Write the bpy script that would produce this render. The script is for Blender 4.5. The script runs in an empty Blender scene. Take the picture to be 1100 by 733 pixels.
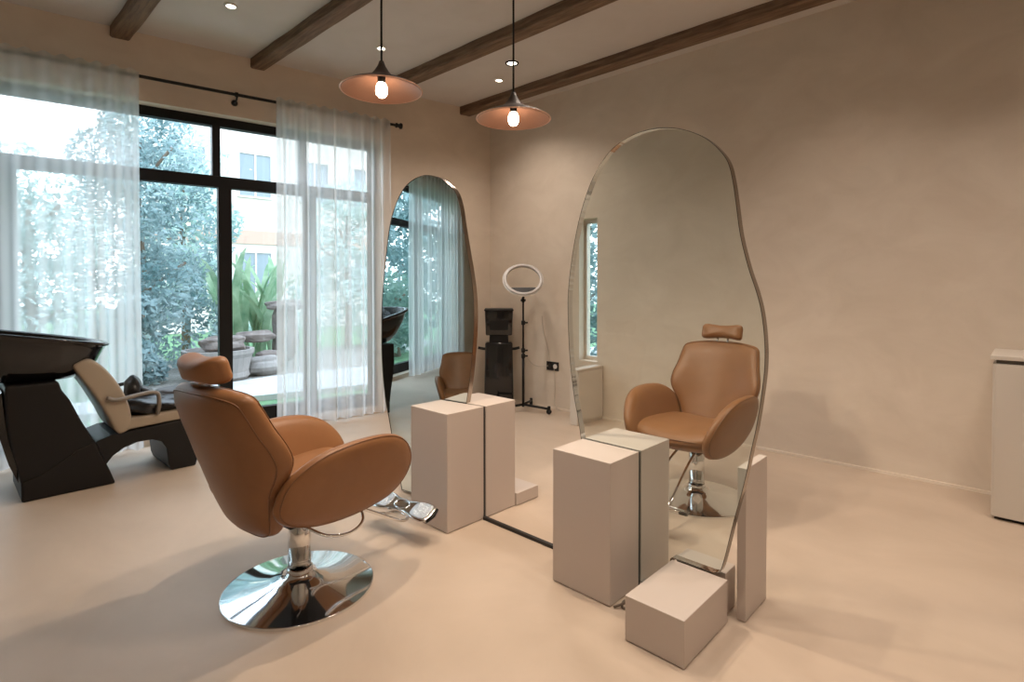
import bpy, bmesh, math, random
from mathutils import Vector, Matrix
random.seed(7)
C = bpy.context.scene.collection
R = math.radians
PI = math.pi

# ------------------------------------------------------------------ materials
def new_mat(name):
    m = bpy.data.materials.new(name); m.use_nodes = True
    nt = m.node_tree; nt.nodes.clear()
    out = nt.nodes.new('ShaderNodeOutputMaterial')
    return m, nt, out

def principled(name, col, rough=0.5, metal=0.0, spec=0.5, col2=None, scale=4.0, stretch=(1, 1, 1), bump=0.0, bump_scale=60.0, detail=6.0, coat=0.0, contrast=(0.35, 0.65)):
    m, nt, out = new_mat(name)
    b = nt.nodes.new('ShaderNodeBsdfPrincipled')
    b.inputs['Base Color'].default_value = (*col, 1)
    b.inputs['Roughness'].default_value = rough
    b.inputs['Metallic'].default_value = metal
    b.inputs['Specular IOR Level'].default_value = spec
    b.inputs['Coat Weight'].default_value = coat
    nt.links.new(b.outputs[0], out.inputs[0])
    tc = nt.nodes.new('ShaderNodeTexCoord')
    mp = nt.nodes.new('ShaderNodeMapping'); mp.inputs['Scale'].default_value = stretch
    nt.links.new(tc.outputs['Object'], mp.inputs[0])
    if col2 is not None:
        n = nt.nodes.new('ShaderNodeTexNoise'); n.inputs['Scale'].default_value = scale
        n.inputs['Detail'].default_value = detail; n.inputs['Roughness'].default_value = 0.6
        n.inputs['Distortion'].default_value = 0.6
        nt.links.new(mp.outputs[0], n.inputs['Vector'])
        r = nt.nodes.new('ShaderNodeValToRGB')
        r.color_ramp.elements[0].color = (*col, 1); r.color_ramp.elements[0].position = contrast[0]
        r.color_ramp.elements[1].color = (*col2, 1); r.color_ramp.elements[1].position = contrast[1]
        nt.links.new(n.outputs['Fac'], r.inputs[0]); nt.links.new(r.outputs[0], b.inputs['Base Color'])
    if bump > 0:
        n2 = nt.nodes.new('ShaderNodeTexNoise'); n2.inputs['Scale'].default_value = bump_scale
        n2.inputs['Detail'].default_value = 4
        nt.links.new(mp.outputs[0], n2.inputs['Vector'])
        bp = nt.nodes.new('ShaderNodeBump'); bp.inputs['Strength'].default_value = bump; bp.inputs['Distance'].default_value = 0.01
        nt.links.new(n2.outputs['Fac'], bp.inputs['Height']); nt.links.new(bp.outputs[0], b.inputs['Normal'])
    return m

def emission(name, col, s):
    m, nt, out = new_mat(name)
    e = nt.nodes.new('ShaderNodeEmission'); e.inputs[0].default_value = (*col, 1); e.inputs[1].default_value = s
    nt.links.new(e.outputs[0], out.inputs[0]); return m

def clear_pane(name, tint, refl=0.06, frontal=None):
    m, nt, out = new_mat(name)
    t = nt.nodes.new('ShaderNodeBsdfTransparent'); t.inputs[0].default_value = (*tint, 1)
    g = nt.nodes.new('ShaderNodeBsdfGlossy'); g.inputs['Roughness'].default_value = 0.0
    g.inputs['Color'].default_value = (0.9, 0.95, 0.93, 1)
    mx = nt.nodes.new('ShaderNodeMixShader'); mx.inputs[0].default_value = refl
    nt.links.new(t.outputs[0], mx.inputs[1]); nt.links.new(g.outputs[0], mx.inputs[2])
    nt.links.new(mx.outputs[0], out.inputs[0]); return m

def sheer(name, opacity, col):
    m, nt, out = new_mat(name)
    t = nt.nodes.new('ShaderNodeBsdfTransparent')
    d = nt.nodes.new('ShaderNodeBsdfDiffuse'); d.inputs[0].default_value = (*col, 1)
    tr = nt.nodes.new('ShaderNodeBsdfTranslucent'); tr.inputs[0].default_value = (*col, 1)
    a = nt.nodes.new('ShaderNodeMixShader'); a.inputs[0].default_value = 0.68
    nt.links.new(d.outputs[0], a.inputs[1]); nt.links.new(tr.outputs[0], a.inputs[2])
    # weave seen edge-on is denser: facing based opacity, a property of cloth
    lw = nt.nodes.new('ShaderNodeLayerWeight'); lw.inputs[0].default_value = 0.58
    mr = nt.nodes.new('ShaderNodeMapRange'); mr.inputs['To Min'].default_value = opacity; mr.inputs['To Max'].default_value = 0.97
    nt.links.new(lw.outputs['Facing'], mr.inputs['Value'])
    mx = nt.nodes.new('ShaderNodeMixShader')
    nt.links.new(mr.outputs[0], mx.inputs[0]); nt.links.new(t.outputs[0], mx.inputs[1]); nt.links.new(a.outputs[0], mx.inputs[2])
    nt.links.new(mx.outputs[0], out.inputs[0]); return m

def leafy(name, c1, c2, scale=1.5):
    m, nt, out = new_mat(name)
    tc = nt.nodes.new('ShaderNodeTexCoord')
    n = nt.nodes.new('ShaderNodeTexNoise'); n.inputs['Scale'].default_value = scale; n.inputs['Detail'].default_value = 5
    nt.links.new(tc.outputs['Object'], n.inputs['Vector'])
    r = nt.nodes.new('ShaderNodeValToRGB')
    r.color_ramp.elements[0].color = (*c1, 1); r.color_ramp.elements[0].position = 0.35
    r.color_ramp.elements[1].color = (*c2, 1); r.color_ramp.elements[1].position = 0.65
    nt.links.new(n.outputs['Fac'], r.inputs[0])
    d = nt.nodes.new('ShaderNodeBsdfDiffuse'); tr = nt.nodes.new('ShaderNodeBsdfTranslucent')
    nt.links.new(r.outputs[0], d.inputs[0]); nt.links.new(r.outputs[0], tr.inputs[0])
    mx = nt.nodes.new('ShaderNodeMixShader'); mx.inputs[0].default_value = 0.4
    nt.links.new(d.outputs[0], mx.inputs[1]); nt.links.new(tr.outputs[0], mx.inputs[2])
    nt.links.new(mx.outputs[0], out.inputs[0]); return m

M = {}
M['wall'] = principled('wall_plaster', (0.63, 0.535, 0.435), 0.85, col2=(0.71, 0.615, 0.51), scale=2.2, stretch=(1, 1, 1.6), bump=0.06, bump_scale=25, detail=10, contrast=(0.3, 0.7))
M['wall_trim'] = principled('pale_trim', (0.76, 0.66, 0.55), 0.7)
M['ceiling'] = principled('ceiling_paint', (0.56, 0.51, 0.47), 0.9, col2=(0.60, 0.55, 0.51), scale=2.0)
M['floor'] = principled('floor_microcement', (0.50, 0.395, 0.305), 0.40, spec=0.35, col2=(0.585, 0.47, 0.37), scale=1.6, stretch=(1.2, 0.8, 1), bump=0.02, bump_scale=12, detail=9, contrast=(0.3, 0.72))
M['wood'] = principled('beam_wood', (0.10, 0.055, 0.030), 0.7, col2=(0.22, 0.135, 0.08), scale=7, stretch=(6, 0.5, 6), bump=0.35, bump_scale=14, detail=8)
M['box'] = principled('matte_taupe_lacquer', (0.565, 0.485, 0.43), 0.42, spec=0.4)
M['leather'] = principled('tan_leather', (0.250, 0.112, 0.044), 0.42, spec=0.42, col2=(0.282, 0.128, 0.052), scale=5, bump=0.02, bump_scale=260)
M['piping'] = principled('tan_piping', (0.20, 0.088, 0.035), 0.45)
M['chrome'] = principled('chrome', (0.82, 0.83, 0.84), 0.06, 1.0)
M['tread'] = principled('ribbed_chrome_tread', (0.62, 0.63, 0.64), 0.35, 1.0, bump=1.0, bump_scale=90)
M['black_gloss'] = principled('black_gloss', (0.008, 0.008, 0.009), 0.10, spec=0.5, coat=0.3)
M['black'] = principled('black_plastic', (0.010, 0.009, 0.009), 0.45, spec=0.3)
M['black_matte'] = principled('black_matte', (0.02, 0.018, 0.017), 0.6)
M['frame'] = principled('window_frame_dark', (0.010, 0.009, 0.009), 0.45, spec=0.25)
M['iron'] = principled('rod_iron', (0.016, 0.014, 0.013), 0.5, spec=0.3)
M['beige_vinyl'] = principled('beige_vinyl', (0.38, 0.31, 0.235), 0.5, bump=0.05, bump_scale=150)
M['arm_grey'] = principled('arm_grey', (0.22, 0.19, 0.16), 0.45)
M['cape'] = principled('black_cape_fabric', (0.016, 0.016, 0.018), 0.35, spec=0.5, bump=0.4, bump_scale=18)
M['cape2'] = principled('dark_grey_fabric', (0.075, 0.075, 0.08), 0.5, bump=0.3, bump_scale=30)
M['white_lacquer'] = principled('white_lacquer', (0.62, 0.56, 0.49), 0.4)
M['shadow_gap'] = principled('dark_recess', (0.10, 0.085, 0.07), 0.6)
M['mirror'] = principled('silvered_mirror', (0.74, 0.82, 0.82), 0.0, 1.0)
M['rim'] = principled('bronze_rim', (0.36, 0.31, 0.26), 0.22, 1.0)
M['rim_dark'] = principled('dark_edge', (0.03, 0.027, 0.023), 0.3, 0.6)
M['tinted'] = clear_pane('grey_green_pane', (0.84, 0.89, 0.87), 0.05)
M['glass'] = clear_pane('window_glass', (0.94, 0.96, 0.97), 0.04)
M['sheer'] = sheer('sheer_voile', 0.50, (0.97, 0.97, 0.97))
M['shade_out'] = principled('dark_bronze_shade', (0.055, 0.038, 0.03), 0.5, 0.4)
M['shade_in'] = principled('copper_shade_inside', (0.31, 0.165, 0.115), 0.4, 0.35)
M['shade_rim'] = principled('copper_rim', (0.78, 0.50, 0.38), 0.3, 0.4)
M['bulb'] = emission('bulb_glow', (1.0, 0.74, 0.50), 22.0)
M['led'] = emission('downlight_glow', (1.0, 0.86, 0.68), 14.0)
M['ring_led'] = principled('ring_diffuser', (0.50, 0.47, 0.45), 0.35)
M['white_plastic'] = principled('white_plastic', (0.75, 0.72, 0.68), 0.4)
M['cable'] = principled('pale_cable', (0.55, 0.48, 0.40), 0.5)
M['cable_dark'] = principled('brown_cable', (0.12, 0.085, 0.06), 0.5)
# garden
M['lawn'] = principled('lawn_grass', (0.075, 0.19, 0.09), 0.9, col2=(0.13, 0.27, 0.13), scale=6)
M['paving'] = principled('pale_paving', (0.42, 0.44, 0.45), 0.8, col2=(0.52, 0.53, 0.53), scale=3)
M['gravel'] = principled('gravel_bed', (0.18, 0.17, 0.155), 0.9, col2=(0.34, 0.32, 0.30), scale=18)
M['stone'] = principled('garden_stone', (0.13, 0.105, 0.095), 0.85, col2=(0.25, 0.215, 0.20), scale=3.5, bump=0.6, bump_scale=6)
M['pale_stone'] = principled('pale_stone', (0.22, 0.205, 0.195), 0.85, col2=(0.32, 0.30, 0.285), scale=3, bump=0.4, bump_scale=6)
M['leaf_haze_blue'] = leafy('haze_blue_leaves', (0.13, 0.24, 0.25), (0.46, 0.58, 0.60))  # bluish haze of the garden view put into the leaf colour
M['leaf_green'] = leafy('green_leaves', (0.10, 0.23, 0.19), (0.36, 0.50, 0.44))
M['leaf_haze_pale'] = leafy('haze_pale_leaves', (0.36, 0.52, 0.50), (0.65, 0.78, 0.75))  # paler still: haze and bright exposure put into the leaf colour
M['frond'] = leafy('frond_leaves', (0.20, 0.36, 0.22), (0.48, 0.63, 0.45), 3)
M['bark'] = principled('bark', (0.16, 0.12, 0.09), 0.9, col2=(0.26, 0.2, 0.15), scale=9)
M['render'] = principled('pale_render', (0.60, 0.56, 0.53), 0.9, col2=(0.66, 0.62, 0.59), scale=2)
M['brickish'] = principled('terracotta_band', (0.52, 0.37, 0.31), 0.9)
M['far_glass'] = principled('far_window_pane', (0.22, 0.28, 0.33), 0.2)

# ------------------------------------------------------------------ helpers
def link(name, bm, mat, parent=None, smooth=False, mats=None):
    me = bpy.data.meshes.new(name)
    bmesh.ops.recalc_face_normals(bm, faces=bm.faces[:])
    bm.to_mesh(me); bm.free()
    for mm in (mats or [mat]): me.materials.append(mm)
    if smooth:
        for p in me.polygons: p.use_smooth = True
    o = bpy.data.objects.new(name, me); C.objects.link(o)
    if parent is not None: o.parent = parent
    return o

def tag(o, label=None, cat=None, group=None, kind=None):
    if label: o['label'] = label
    if cat: o['category'] = cat
    if group: o['group'] = group
    if kind: o['kind'] = kind
    return o

def empty(name, loc=(0, 0, 0), rz=0.0, label=None, cat=None, group=None):
    o = bpy.data.objects.new(name, None); C.objects.link(o)
    o.empty_display_size = 0.1
    o.location = loc; o.rotation_euler = (0, 0, rz)
    return tag(o, label, cat, group)

def dup(root, loc, rz, label, group=None, skip=()):
    r = root.copy(); C.objects.link(r); r.location = loc; r.rotation_euler = (0, 0, rz)
    r['label'] = label
    if group: r['group'] = group
    for ch in list(root.children):
        if ch.name.split('.')[0] in skip: continue
        c = ch.copy(); C.objects.link(c); c.parent = r
        for g in list(ch.children):
            d = g.copy(); C.objects.link(d); d.parent = c
    return r

def box(bm, x0, x1, y0, y1, z0, z1, bevel=0.0, seg=2):
    b2 = bmesh.new()
    vs = [b2.verts.new((x, y, z)) for x in (x0, x1) for y in (y0, y1) for z in (z0, z1)]
    for f in ((0, 1, 3, 2), (4, 6, 7, 5), (0, 4, 5, 1), (2, 3, 7, 6), (0, 2, 6, 4), (1, 5, 7, 3)):
        b2.faces.new([vs[i] for i in f])
    if bevel > 0:
        bmesh.ops.bevel(b2, geom=b2.edges[:], offset=bevel, segments=seg, profile=0.5, affect='EDGES')
    merge(bm, b2)

def merge(bm, b2, mtx=None):
    if mtx is not None: bmesh.ops.transform(b2, matrix=mtx, verts=b2.verts[:])
    me = bpy.data.meshes.new('tmp'); b2.to_mesh(me); b2.free()
    bm.from_mesh(me); bpy.data.meshes.remove(me)

def prism(bm, pts, axis, a0, a1, bevel=0.0, seg=2):
    """extrude a 2-D polygon: axis 'y' takes (x,z) pts, 'x' takes (y,z), 'z' takes (x,y)"""
    def P(p, a):
        return {'y': (p[0], a, p[1]), 'x': (a, p[0], p[1]), 'z': (p[0], p[1], a)}[axis]
    b2 = bmesh.new()
    A = [b2.verts.new(P(p, a0)) for p in pts]; B = [b2.verts.new(P(p, a1)) for p in pts]
    n = len(pts)
    b2.faces.new(A); b2.faces.new(B[::-1])
    for i in range(n): b2.faces.new((A[i], A[(i + 1) % n], B[(i + 1) % n], B[i]))
    bmesh.ops.recalc_face_normals(b2, faces=b2.faces[:])
    if bevel > 0:
        ed = [e for e in b2.edges if len(e.link_faces) == 2 and e.calc_face_angle(0) > 0.5]
        bmesh.ops.bevel(b2, geom=ed, offset=bevel, segments=seg, profile=0.5, affect='EDGES')
    merge(bm, b2)

def smooth_path(pts, n=8, closed=False):
    pts = [Vector(p) for p in pts]; out = []
    N = len(pts)
    rng = range(N) if closed else range(N - 1)
    for i in rng:
        p0 = pts[(i - 1) % N] if closed or i > 0 else pts[i]
        p1 = pts[i]; p2 = pts[(i + 1) % N]
        p3 = pts[(i + 2) % N] if closed or i + 2 < N else p2
        for k in range(n):
            t = k / n
            out.append(0.5 * ((2 * p1) + (-p0 + p2) * t + (2 * p0 - 5 * p1 + 4 * p2 - p3) * t * t + (-p0 + 3 * p1 - 3 * p2 + p3) * t ** 3))
    if not closed: out.append(pts[-1])
    return out

def tube(bm, pts, r, seg=10, closed=False, ry=None):
    pts = [Vector(p) for p in pts]; n = len(pts)
    rings = []; up = None
    for i, p in enumerate(pts):
        a = pts[(i - 1) % n] if closed or i > 0 else p
        b = pts[(i + 1) % n] if closed or i < n - 1 else p
        t = (b - a).normalized()
        if up is None:
            up = Vector((0, 0, 1)) if abs(t.z) < 0.9 else Vector((0, 1, 0))
        u = (up - t * up.dot(t)).normalized(); up = u
        v = t.cross(u)
        rr = r[i] if isinstance(r, (list, tuple)) else r
        r2 = rr if ry is None else ry
        rings.append([bm.verts.new(p + u * (math.cos(k * 2 * PI / seg) * rr) + v * (math.sin(k * 2 * PI / seg) * r2)) for k in range(seg)])
    for i in range(n if closed else n - 1):
        A = rings[i]; B = rings[(i + 1) % n]
        for k in range(seg): bm.faces.new((A[k], A[(k + 1) % seg], B[(k + 1) % seg], B[k]))
    if not closed:
        bm.faces.new(rings[0][::-1]); bm.faces.new(rings[-1])

def lathe(bm, prof, seg=48, c=(0, 0, 0), cap=True):
    rings = []
    for r, z in prof:
        rings.append([bm.verts.new((c[0] + r * math.cos(k * 2 * PI / seg), c[1] + r * math.sin(k * 2 * PI / seg), c[2] + z)) for k in range(seg)])
    for A, B in zip(rings, rings[1:]):
        for k in range(seg): bm.faces.new((A[k], A[(k + 1) % seg], B[(k + 1) % seg], B[k]))
    if cap:
        if prof[0][0] > 1e-5: bm.faces.new(rings[0][::-1])
        if prof[-1][0] > 1e-5: bm.faces.new(rings[-1])

def pillow(bm, outline, thick, fn, power=4, levels=(0.0, 0.35, 0.6, 0.78, 0.89, 0.95, 0.985, 1.0)):
    """cushion from a closed 2-D outline; fn(a, b, t) maps outline coords + signed half thickness to 3-D"""
    n = len(outline)
    ca = sum(p[0] for p in outline) / n; cb = sum(p[1] for p in outline) / n
    sides = []
    for sgn in (1, -1):
        rings = []
        for s in levels:
            t = thick / 2 * max(0.0, 1 - s ** power) ** 0.5 * sgn
            if s == 0: rings.append([bm.verts.new(fn(ca, cb, t))]); continue
            if s == 1.0 and sgn == -1: rings.append(sides[0][-1]); continue
            rings.append([bm.verts.new(fn(ca + (p[0] - ca) * s, cb + (p[1] - cb) * s, t)) for p in outline])
        sides.append(rings)
        for i in range(n): bm.faces.new((rings[0][0], rings[1][i], rings[1][(i + 1) % n]))
        for A, B in zip(rings[1:], rings[2:]):
            for i in range(n): bm.faces.new((A[i], A[(i + 1) % n], B[(i + 1) % n], B[i]))

def closed2(pts, n=6):
    return [(p.x, p.y) for p in smooth_path([(a, b, 0) for a, b in pts], n, True)]

# ------------------------------------------------------------------ room shell
WX, CH = 4.71, 3.46               # right wall, ceiling height
AW = R(99.4)
D0 = Vector((math.sin(AW), math.cos(AW), 0)); N0 = Vector((-D0.y, D0.x, 0)); P0 = Vector((WX, 4.833, 0))
def WP(s, off, z):                # point on the window wall: s along it (0 at the corner), off outwards
    return P0 + D0 * s + N0 * off + Vector((0, 0, z))
def wbox(bm, s0, s1, o0, o1, z0, z1):
    vs = [bm.verts.new(WP(s, o, z)) for s in (s0, s1) for o in (o0, o1) for z in (z0, z1)]
    for f in ((0, 1, 3, 2), (4, 6, 7, 5), (0, 4, 5, 1), (2, 3, 7, 6), (0, 2, 6, 4), (1, 5, 7, 3)):
        bm.faces.new([vs[i] for i in f])

XL, YB = -4.3, -2.6
bm = bmesh.new()
yl = P0.y + D0.y / D0.x * (XL - WX)
prism(bm, [(XL, YB), (WX, YB), (WX, P0.y), (XL, yl)], 'z', -0.12, 0.0)
tag(link('floor', bm, M['floor']), kind='structure')
bm = bmesh.new()
prism(bm, [(XL - .2, YB - .2), (WX + .2, YB - .2), (WX + .2, P0.y + .3), (XL - .2, yl + .3)], 'z', CH, CH + 0.15)
tag(link('ceiling', bm, M['ceiling']), kind='structure')
# right wall with an added slot that stands in for a reflected window
SW = (3.26, 3.49, 0.57, 2.06)
bm = bmesh.new()
box(bm, WX, WX + .2, YB, SW[0], 0, CH); box(bm, WX, WX + .2, SW[1], P0.y + .25, 0, CH)
box(bm, WX, WX + .2, SW[0], SW[1], 0, SW[2]); box(bm, WX, WX + .2, SW[0], SW[1], SW[3], CH)
tag(link('wall_right', bm, M['wall']), kind='structure')
bm = bmesh.new(); box(bm, XL - .2, XL, YB, yl + .25, 0, CH)
tag(link('wall_left', bm, M['wall']), kind='structure')
bm = bmesh.new(); box(bm, XL - .2, WX + .2, YB - .2, YB, 0, CH)
tag(link('wall_front', bm, M['wall']), kind='structure')
# window wall
S0, S1, ZB, ZT = -8.1, -1.42, 0.06, 2.90
sl = (XL - WX) / D0.x
bm = bmesh.new()
wbox(bm, sl, S0, 0, .25, 0, CH); wbox(bm, S1, 0, 0, .25, 0, CH)
wbox(bm, S0, S1, 0, .25, ZT, CH); wbox(bm, S0, S1, 0, .25, -0.12, ZB)
tag(link('wall_window', bm, M['wall']), kind='structure')
bm = bmesh.new(); box(bm, WX - .012, WX, YB, P0.y, 0.0, 0.02)
tag(link('baseboard_right', bm, M['wall_trim']), kind='structure')
# window 1: dark frame, mullions, transom, panes
FO0, FO1 = 0.12, 0.20
win = tag(empty('window_1', WP(0, 0, 0) * 0), kind='structure')
bm = bmesh.new()
wbox(bm, S0, S1, FO0, FO1, 2.82, ZT); wbox(bm, S0, S1, FO0, FO1, ZB, 0.19)
wbox(bm, S0, S0 + .08, FO0, FO1, 0.19, 2.82); wbox(bm, S1 - .08, S1, FO0, FO1, 0.19, 2.82)
MUL = [-7.0, -5.74, -4.40, -2.905, -2.13]
TR0, TR1 = 2.262, 2.365
wbox(bm, S0 + .08, S1 - .08, FO0 + .001, FO1 - .001, TR0, TR1)
link('window_frame', bm, M['frame'], win)
for i, s in enumerate(MUL):
    bm = bmesh.new()
    w = .055
    wbox(bm, s - w, s + w, FO0 - .01, FO1 + .004, 0.19, TR0 + .004)
    wbox(bm, s - .10, s - .035, FO0 - .005, FO1 + .002, TR1 - .004, 2.82)
    link('mullion', bm, M['frame'], win)
edges = [S0 + .08] + MUL + [S1 - .08]
for a, b in zip(edges, edges[1:]):
    for z0, z1 in ((0.19, TR0), (TR1, 2.82)):
        bm = bmesh.new(); wbox(bm, a + .03, b - .03, .155, .165, z0, z1)
        link('pane', bm, M['glass'], win)
# added slot window, seen through the clear pane in place of a reflected one
win_refl = tag(empty('window_reflection'), kind='structure')
bm = bmesh.new()
y0, y1, z0, z1 = SW
box(bm, WX + .10, WX + .15, y0, y0 + .03, z0, z1); box(bm, WX + .10, WX + .15, y1 - .03, y1, z0, z1)
box(bm, WX + .10, WX + .15, y0 + .03, y1 - .03, z0, z0 + .04); box(bm, WX + .10, WX + .15, y0 + .03, y1 - .03, z1 - .04, z1)
link('window_frame', bm, M['white_lacquer'], win_refl)
bm = bmesh.new(); box(bm, WX + .12, WX + .13, y0 + .03, y1 - .03, z0 + .04, z1 - .04)
link('pane', bm, M['glass'], win_refl)

# ceiling beams
BZ = CH - 0.09
def beam(x0, x1, label):
    bm = bmesh.new()
    ye = P0.y + D0.y / D0.x * ((x0 + x1) / 2 - WX) - 0.004
    ya = P0.y + D0.y / D0.x * (x0 - WX) - .003; yb = P0.y + D0.y / D0.x * (x1 - WX) - .003
    n = 60; secs = []
    rnd = random.Random(int(x0 * 100))
    ww = 0
    for i in range(n + 1):
        f = i / n
        ww = ww * .7 + rnd.uniform(-.004, .004)
        yA = YB + (ya - YB) * f; yB_ = YB + (yb - YB) * f
        secs.append([bm.verts.new(v) for v in ((x0 + ww, yA, CH), (x0 + ww * .6, yA, BZ + .012), (x0 + .012 + ww, yA, BZ + ww * .5), (x1 - .012 + ww, yB_, BZ + ww * .5), (x1 + ww, yB_, BZ + .012), (x1 + ww, yB_, CH))])
    for A, B in zip(secs, secs[1:]):
        for k in range(6): bm.faces.new((A[k], A[(k + 1) % 6], B[(k + 1) % 6], B[k]))
    bm.faces.new(secs[0]); bm.faces.new(secs[-1][::-1])
    tag(link('ceiling_beam', bm, M['wood']), label, 'beam', 'wooden ceiling beams')
beam(1.005, 1.135, 'dark wooden ceiling beam above the left curtain, farthest left of the four')
beam(2.04, 2.165, 'dark wooden ceiling beam ending above the open stretch of curtain rod, second from the left')
beam(3.215, 3.36, 'dark wooden ceiling beam running behind both pendant lamps, third from the left')
beam(4.277, 4.42, 'dark wooden ceiling beam close beside the plain right wall, farthest right of the four')

# ------------------------------------------------------------------ curtain rod and sheer curtains
RZ, RO = 3.07, -0.10
rod = empty('curtain_rod', WP(-3.2, RO, RZ), 0, 'dark iron curtain rod with a knob end, fixed to the wall above the window', 'curtain rod')
def rl(p): return p - rod.location
bm = bmesh.new(); tube(bm, [rl(WP(-8.4, RO, RZ)), rl(WP(-1.30, RO, RZ))], 0.014, 12)
link('rod', bm, M['iron'], rod, True)
bm = bmesh.new()
tube(bm, [rl(WP(-1.30 + t, RO, RZ)) for t in (0, .004, .015, .03, .045, .055, .07, .075)], [.016, .026, .026, .016, .024, .033, .030, .012], 16)
link('finial', bm, M['iron'], rod, True)
for s in (-1.40, -2.84, -4.6, -6.1, -8.3):
    bm = bmesh.new()
    tube(bm, [rl(WP(s, -.005, RZ - .05)), rl(WP(s, RO * .6, RZ - .05)), rl(WP(s, RO, RZ - .045)), rl(WP(s, RO - .02, RZ - .015))], .008, 8)
    tube(bm, [rl(WP(s, -.009, RZ - .05)), rl(WP(s, -.002, RZ - .05))], .028, 14)
    tube(bm, [rl(WP(s - .012, RO, RZ)), rl(WP(s + .012, RO, RZ))], .022, 12)
    link('bracket', bm, M['iron'], rod, True)

def curtain(s0, s1, zb, label, seed, nfold):
    rnd = random.Random(seed)
    ph = [rnd.uniform(0, 6.28) for _ in range(6)]
    NS, NZ = 360, 24
    fpos = sorted(rnd.uniform(0, 1) for _ in range(9)); famp = [rnd.uniform(.015, .04) for _ in fpos]; fw = [rnd.uniform(.012, .028) for _ in fpos]
    bm = bmesh.new(); g = []
    for j in range(NZ + 1):
        v = j / NZ; z = RZ + .035 - v * (RZ + .035 - zb)
        row = []
        for i in range(NS + 1):
            u = i / NS
            k = nfold * 2 * PI
            loose = 0.35 + 0.65 * min(1, v * 2.2)
            fold = (.034 * math.sin(k * u + ph[0] + 1.5 * math.sin(9.1 * u + ph[1])) + .010 * math.sin(k * .43 * u + ph[2] + .5 * v)) * (loose if v > .02 else .3)
            for a, b, w in zip(fpos, famp, fw):
                dd = (u - a - .012 * math.sin(v * 3 + a * 20)) / w
                fold -= b * math.exp(-dd * dd) * min(1, .2 + v * 1.6)
            if abs(z - RZ) < .06: fold = -abs(fold) * .45 - .006
            uu = u + .010 * math.sin(v * 2.5 + ph[4]) * (u - .5)
            sway = .012 * math.sin(u * 9 + ph[5]) * v
            off = RO - .002 + fold + sway - .018
            row.append(bm.verts.new(WP(s0 + (s1 - s0) * uu, off, z + (.012 * math.sin(k * u * 1.2) if j == 0 else 0))))
        g.append(row)
    for A, B in zip(g, g[1:]):
        for i in range(NS): bm.faces.new((A[i], A[i + 1], B[i + 1], B[i]))
    o = link('curtain', bm, M['sheer'], None, True)
    return tag(o, label, 'curtain', 'sheer window curtains')
curtain(-5.35, -3.56, 0.02, 'white sheer curtain hanging behind the black basin chair at the left edge', 3, 14)
curtain(-2.515, -1.37, 0.03, 'white sheer curtain hanging between the open window and the left mirror', 5, 9)
curtain(-8.25, -6.28, 0.03, 'white sheer curtain seen reflected inside the left mirror', 9, 15)

# ------------------------------------------------------------------ downlights and pendants
WARM = (1.0, 0.86, 0.74)
def spot(name, loc, power, size=R(128), blend=1.0, col=WARM, radius=.06):
    L = bpy.data.lights.new(name, 'SPOT'); L.energy = power; L.color = col; L.spot_size = size; L.spot_blend = blend; L.shadow_soft_size = radius
    o = bpy.data.objects.new(name, L); C.objects.link(o); o.location = loc
    return o
def downlight(x, y, label, rim=M['white_plastic'], r=.045, power=30, cone=128):
    t = empty('downlight', (x, y, CH), 0, label, 'ceiling light', 'recessed ceiling downlights')
    bm = bmesh.new(); lathe(bm, [(r * .72, -.001), (r * .74, -.010), (r, -.010), (r * 1.05, -.001)], 32, cap=False)
    link('trim_ring', bm, rim, t, True)
    bm = bmesh.new(); lathe(bm, [(0.0001, -.004), (r * .72, -.004), (r * .72, -.001), (.0001, -.001)], 32)
    link('lens', bm, M['led'], t)
    s = spot('downlight_beam', (0, 0, -.03), power, R(cone)); s.parent = t
    return t
DL = 44
downlight(1.562, 4.392, 'small round white ceiling downlight at the top left, between the two left beams', power=DL)
downlight(2.75, 4.203, 'small round white ceiling downlight behind the cord of the left pendant lamp', power=DL)
downlight(4.001, 3.98, 'small round white ceiling downlight just left of the right pendant cord', power=DL)
downlight(3.78, 3.587, 'round ceiling downlight with a black ring behind the right pendant cord', M['black'], .062, power=DL)
for x, y in ((1.6, 1.0), (2.8, 2.0), (2.3, .3), (3.7, 0.95), (3.7, -0.4), (1.6, -1.0), (2.75, -0.2), (.2, .6), (.3, -1.2)):  # unseen downlights added to brighten the room and right wall
    downlight(x, y, 'recessed white ceiling downlight added out of view to light the room', power=DL * (1.25 if x > 3 else 1), cone=112 if x > 3 else 128)

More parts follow.
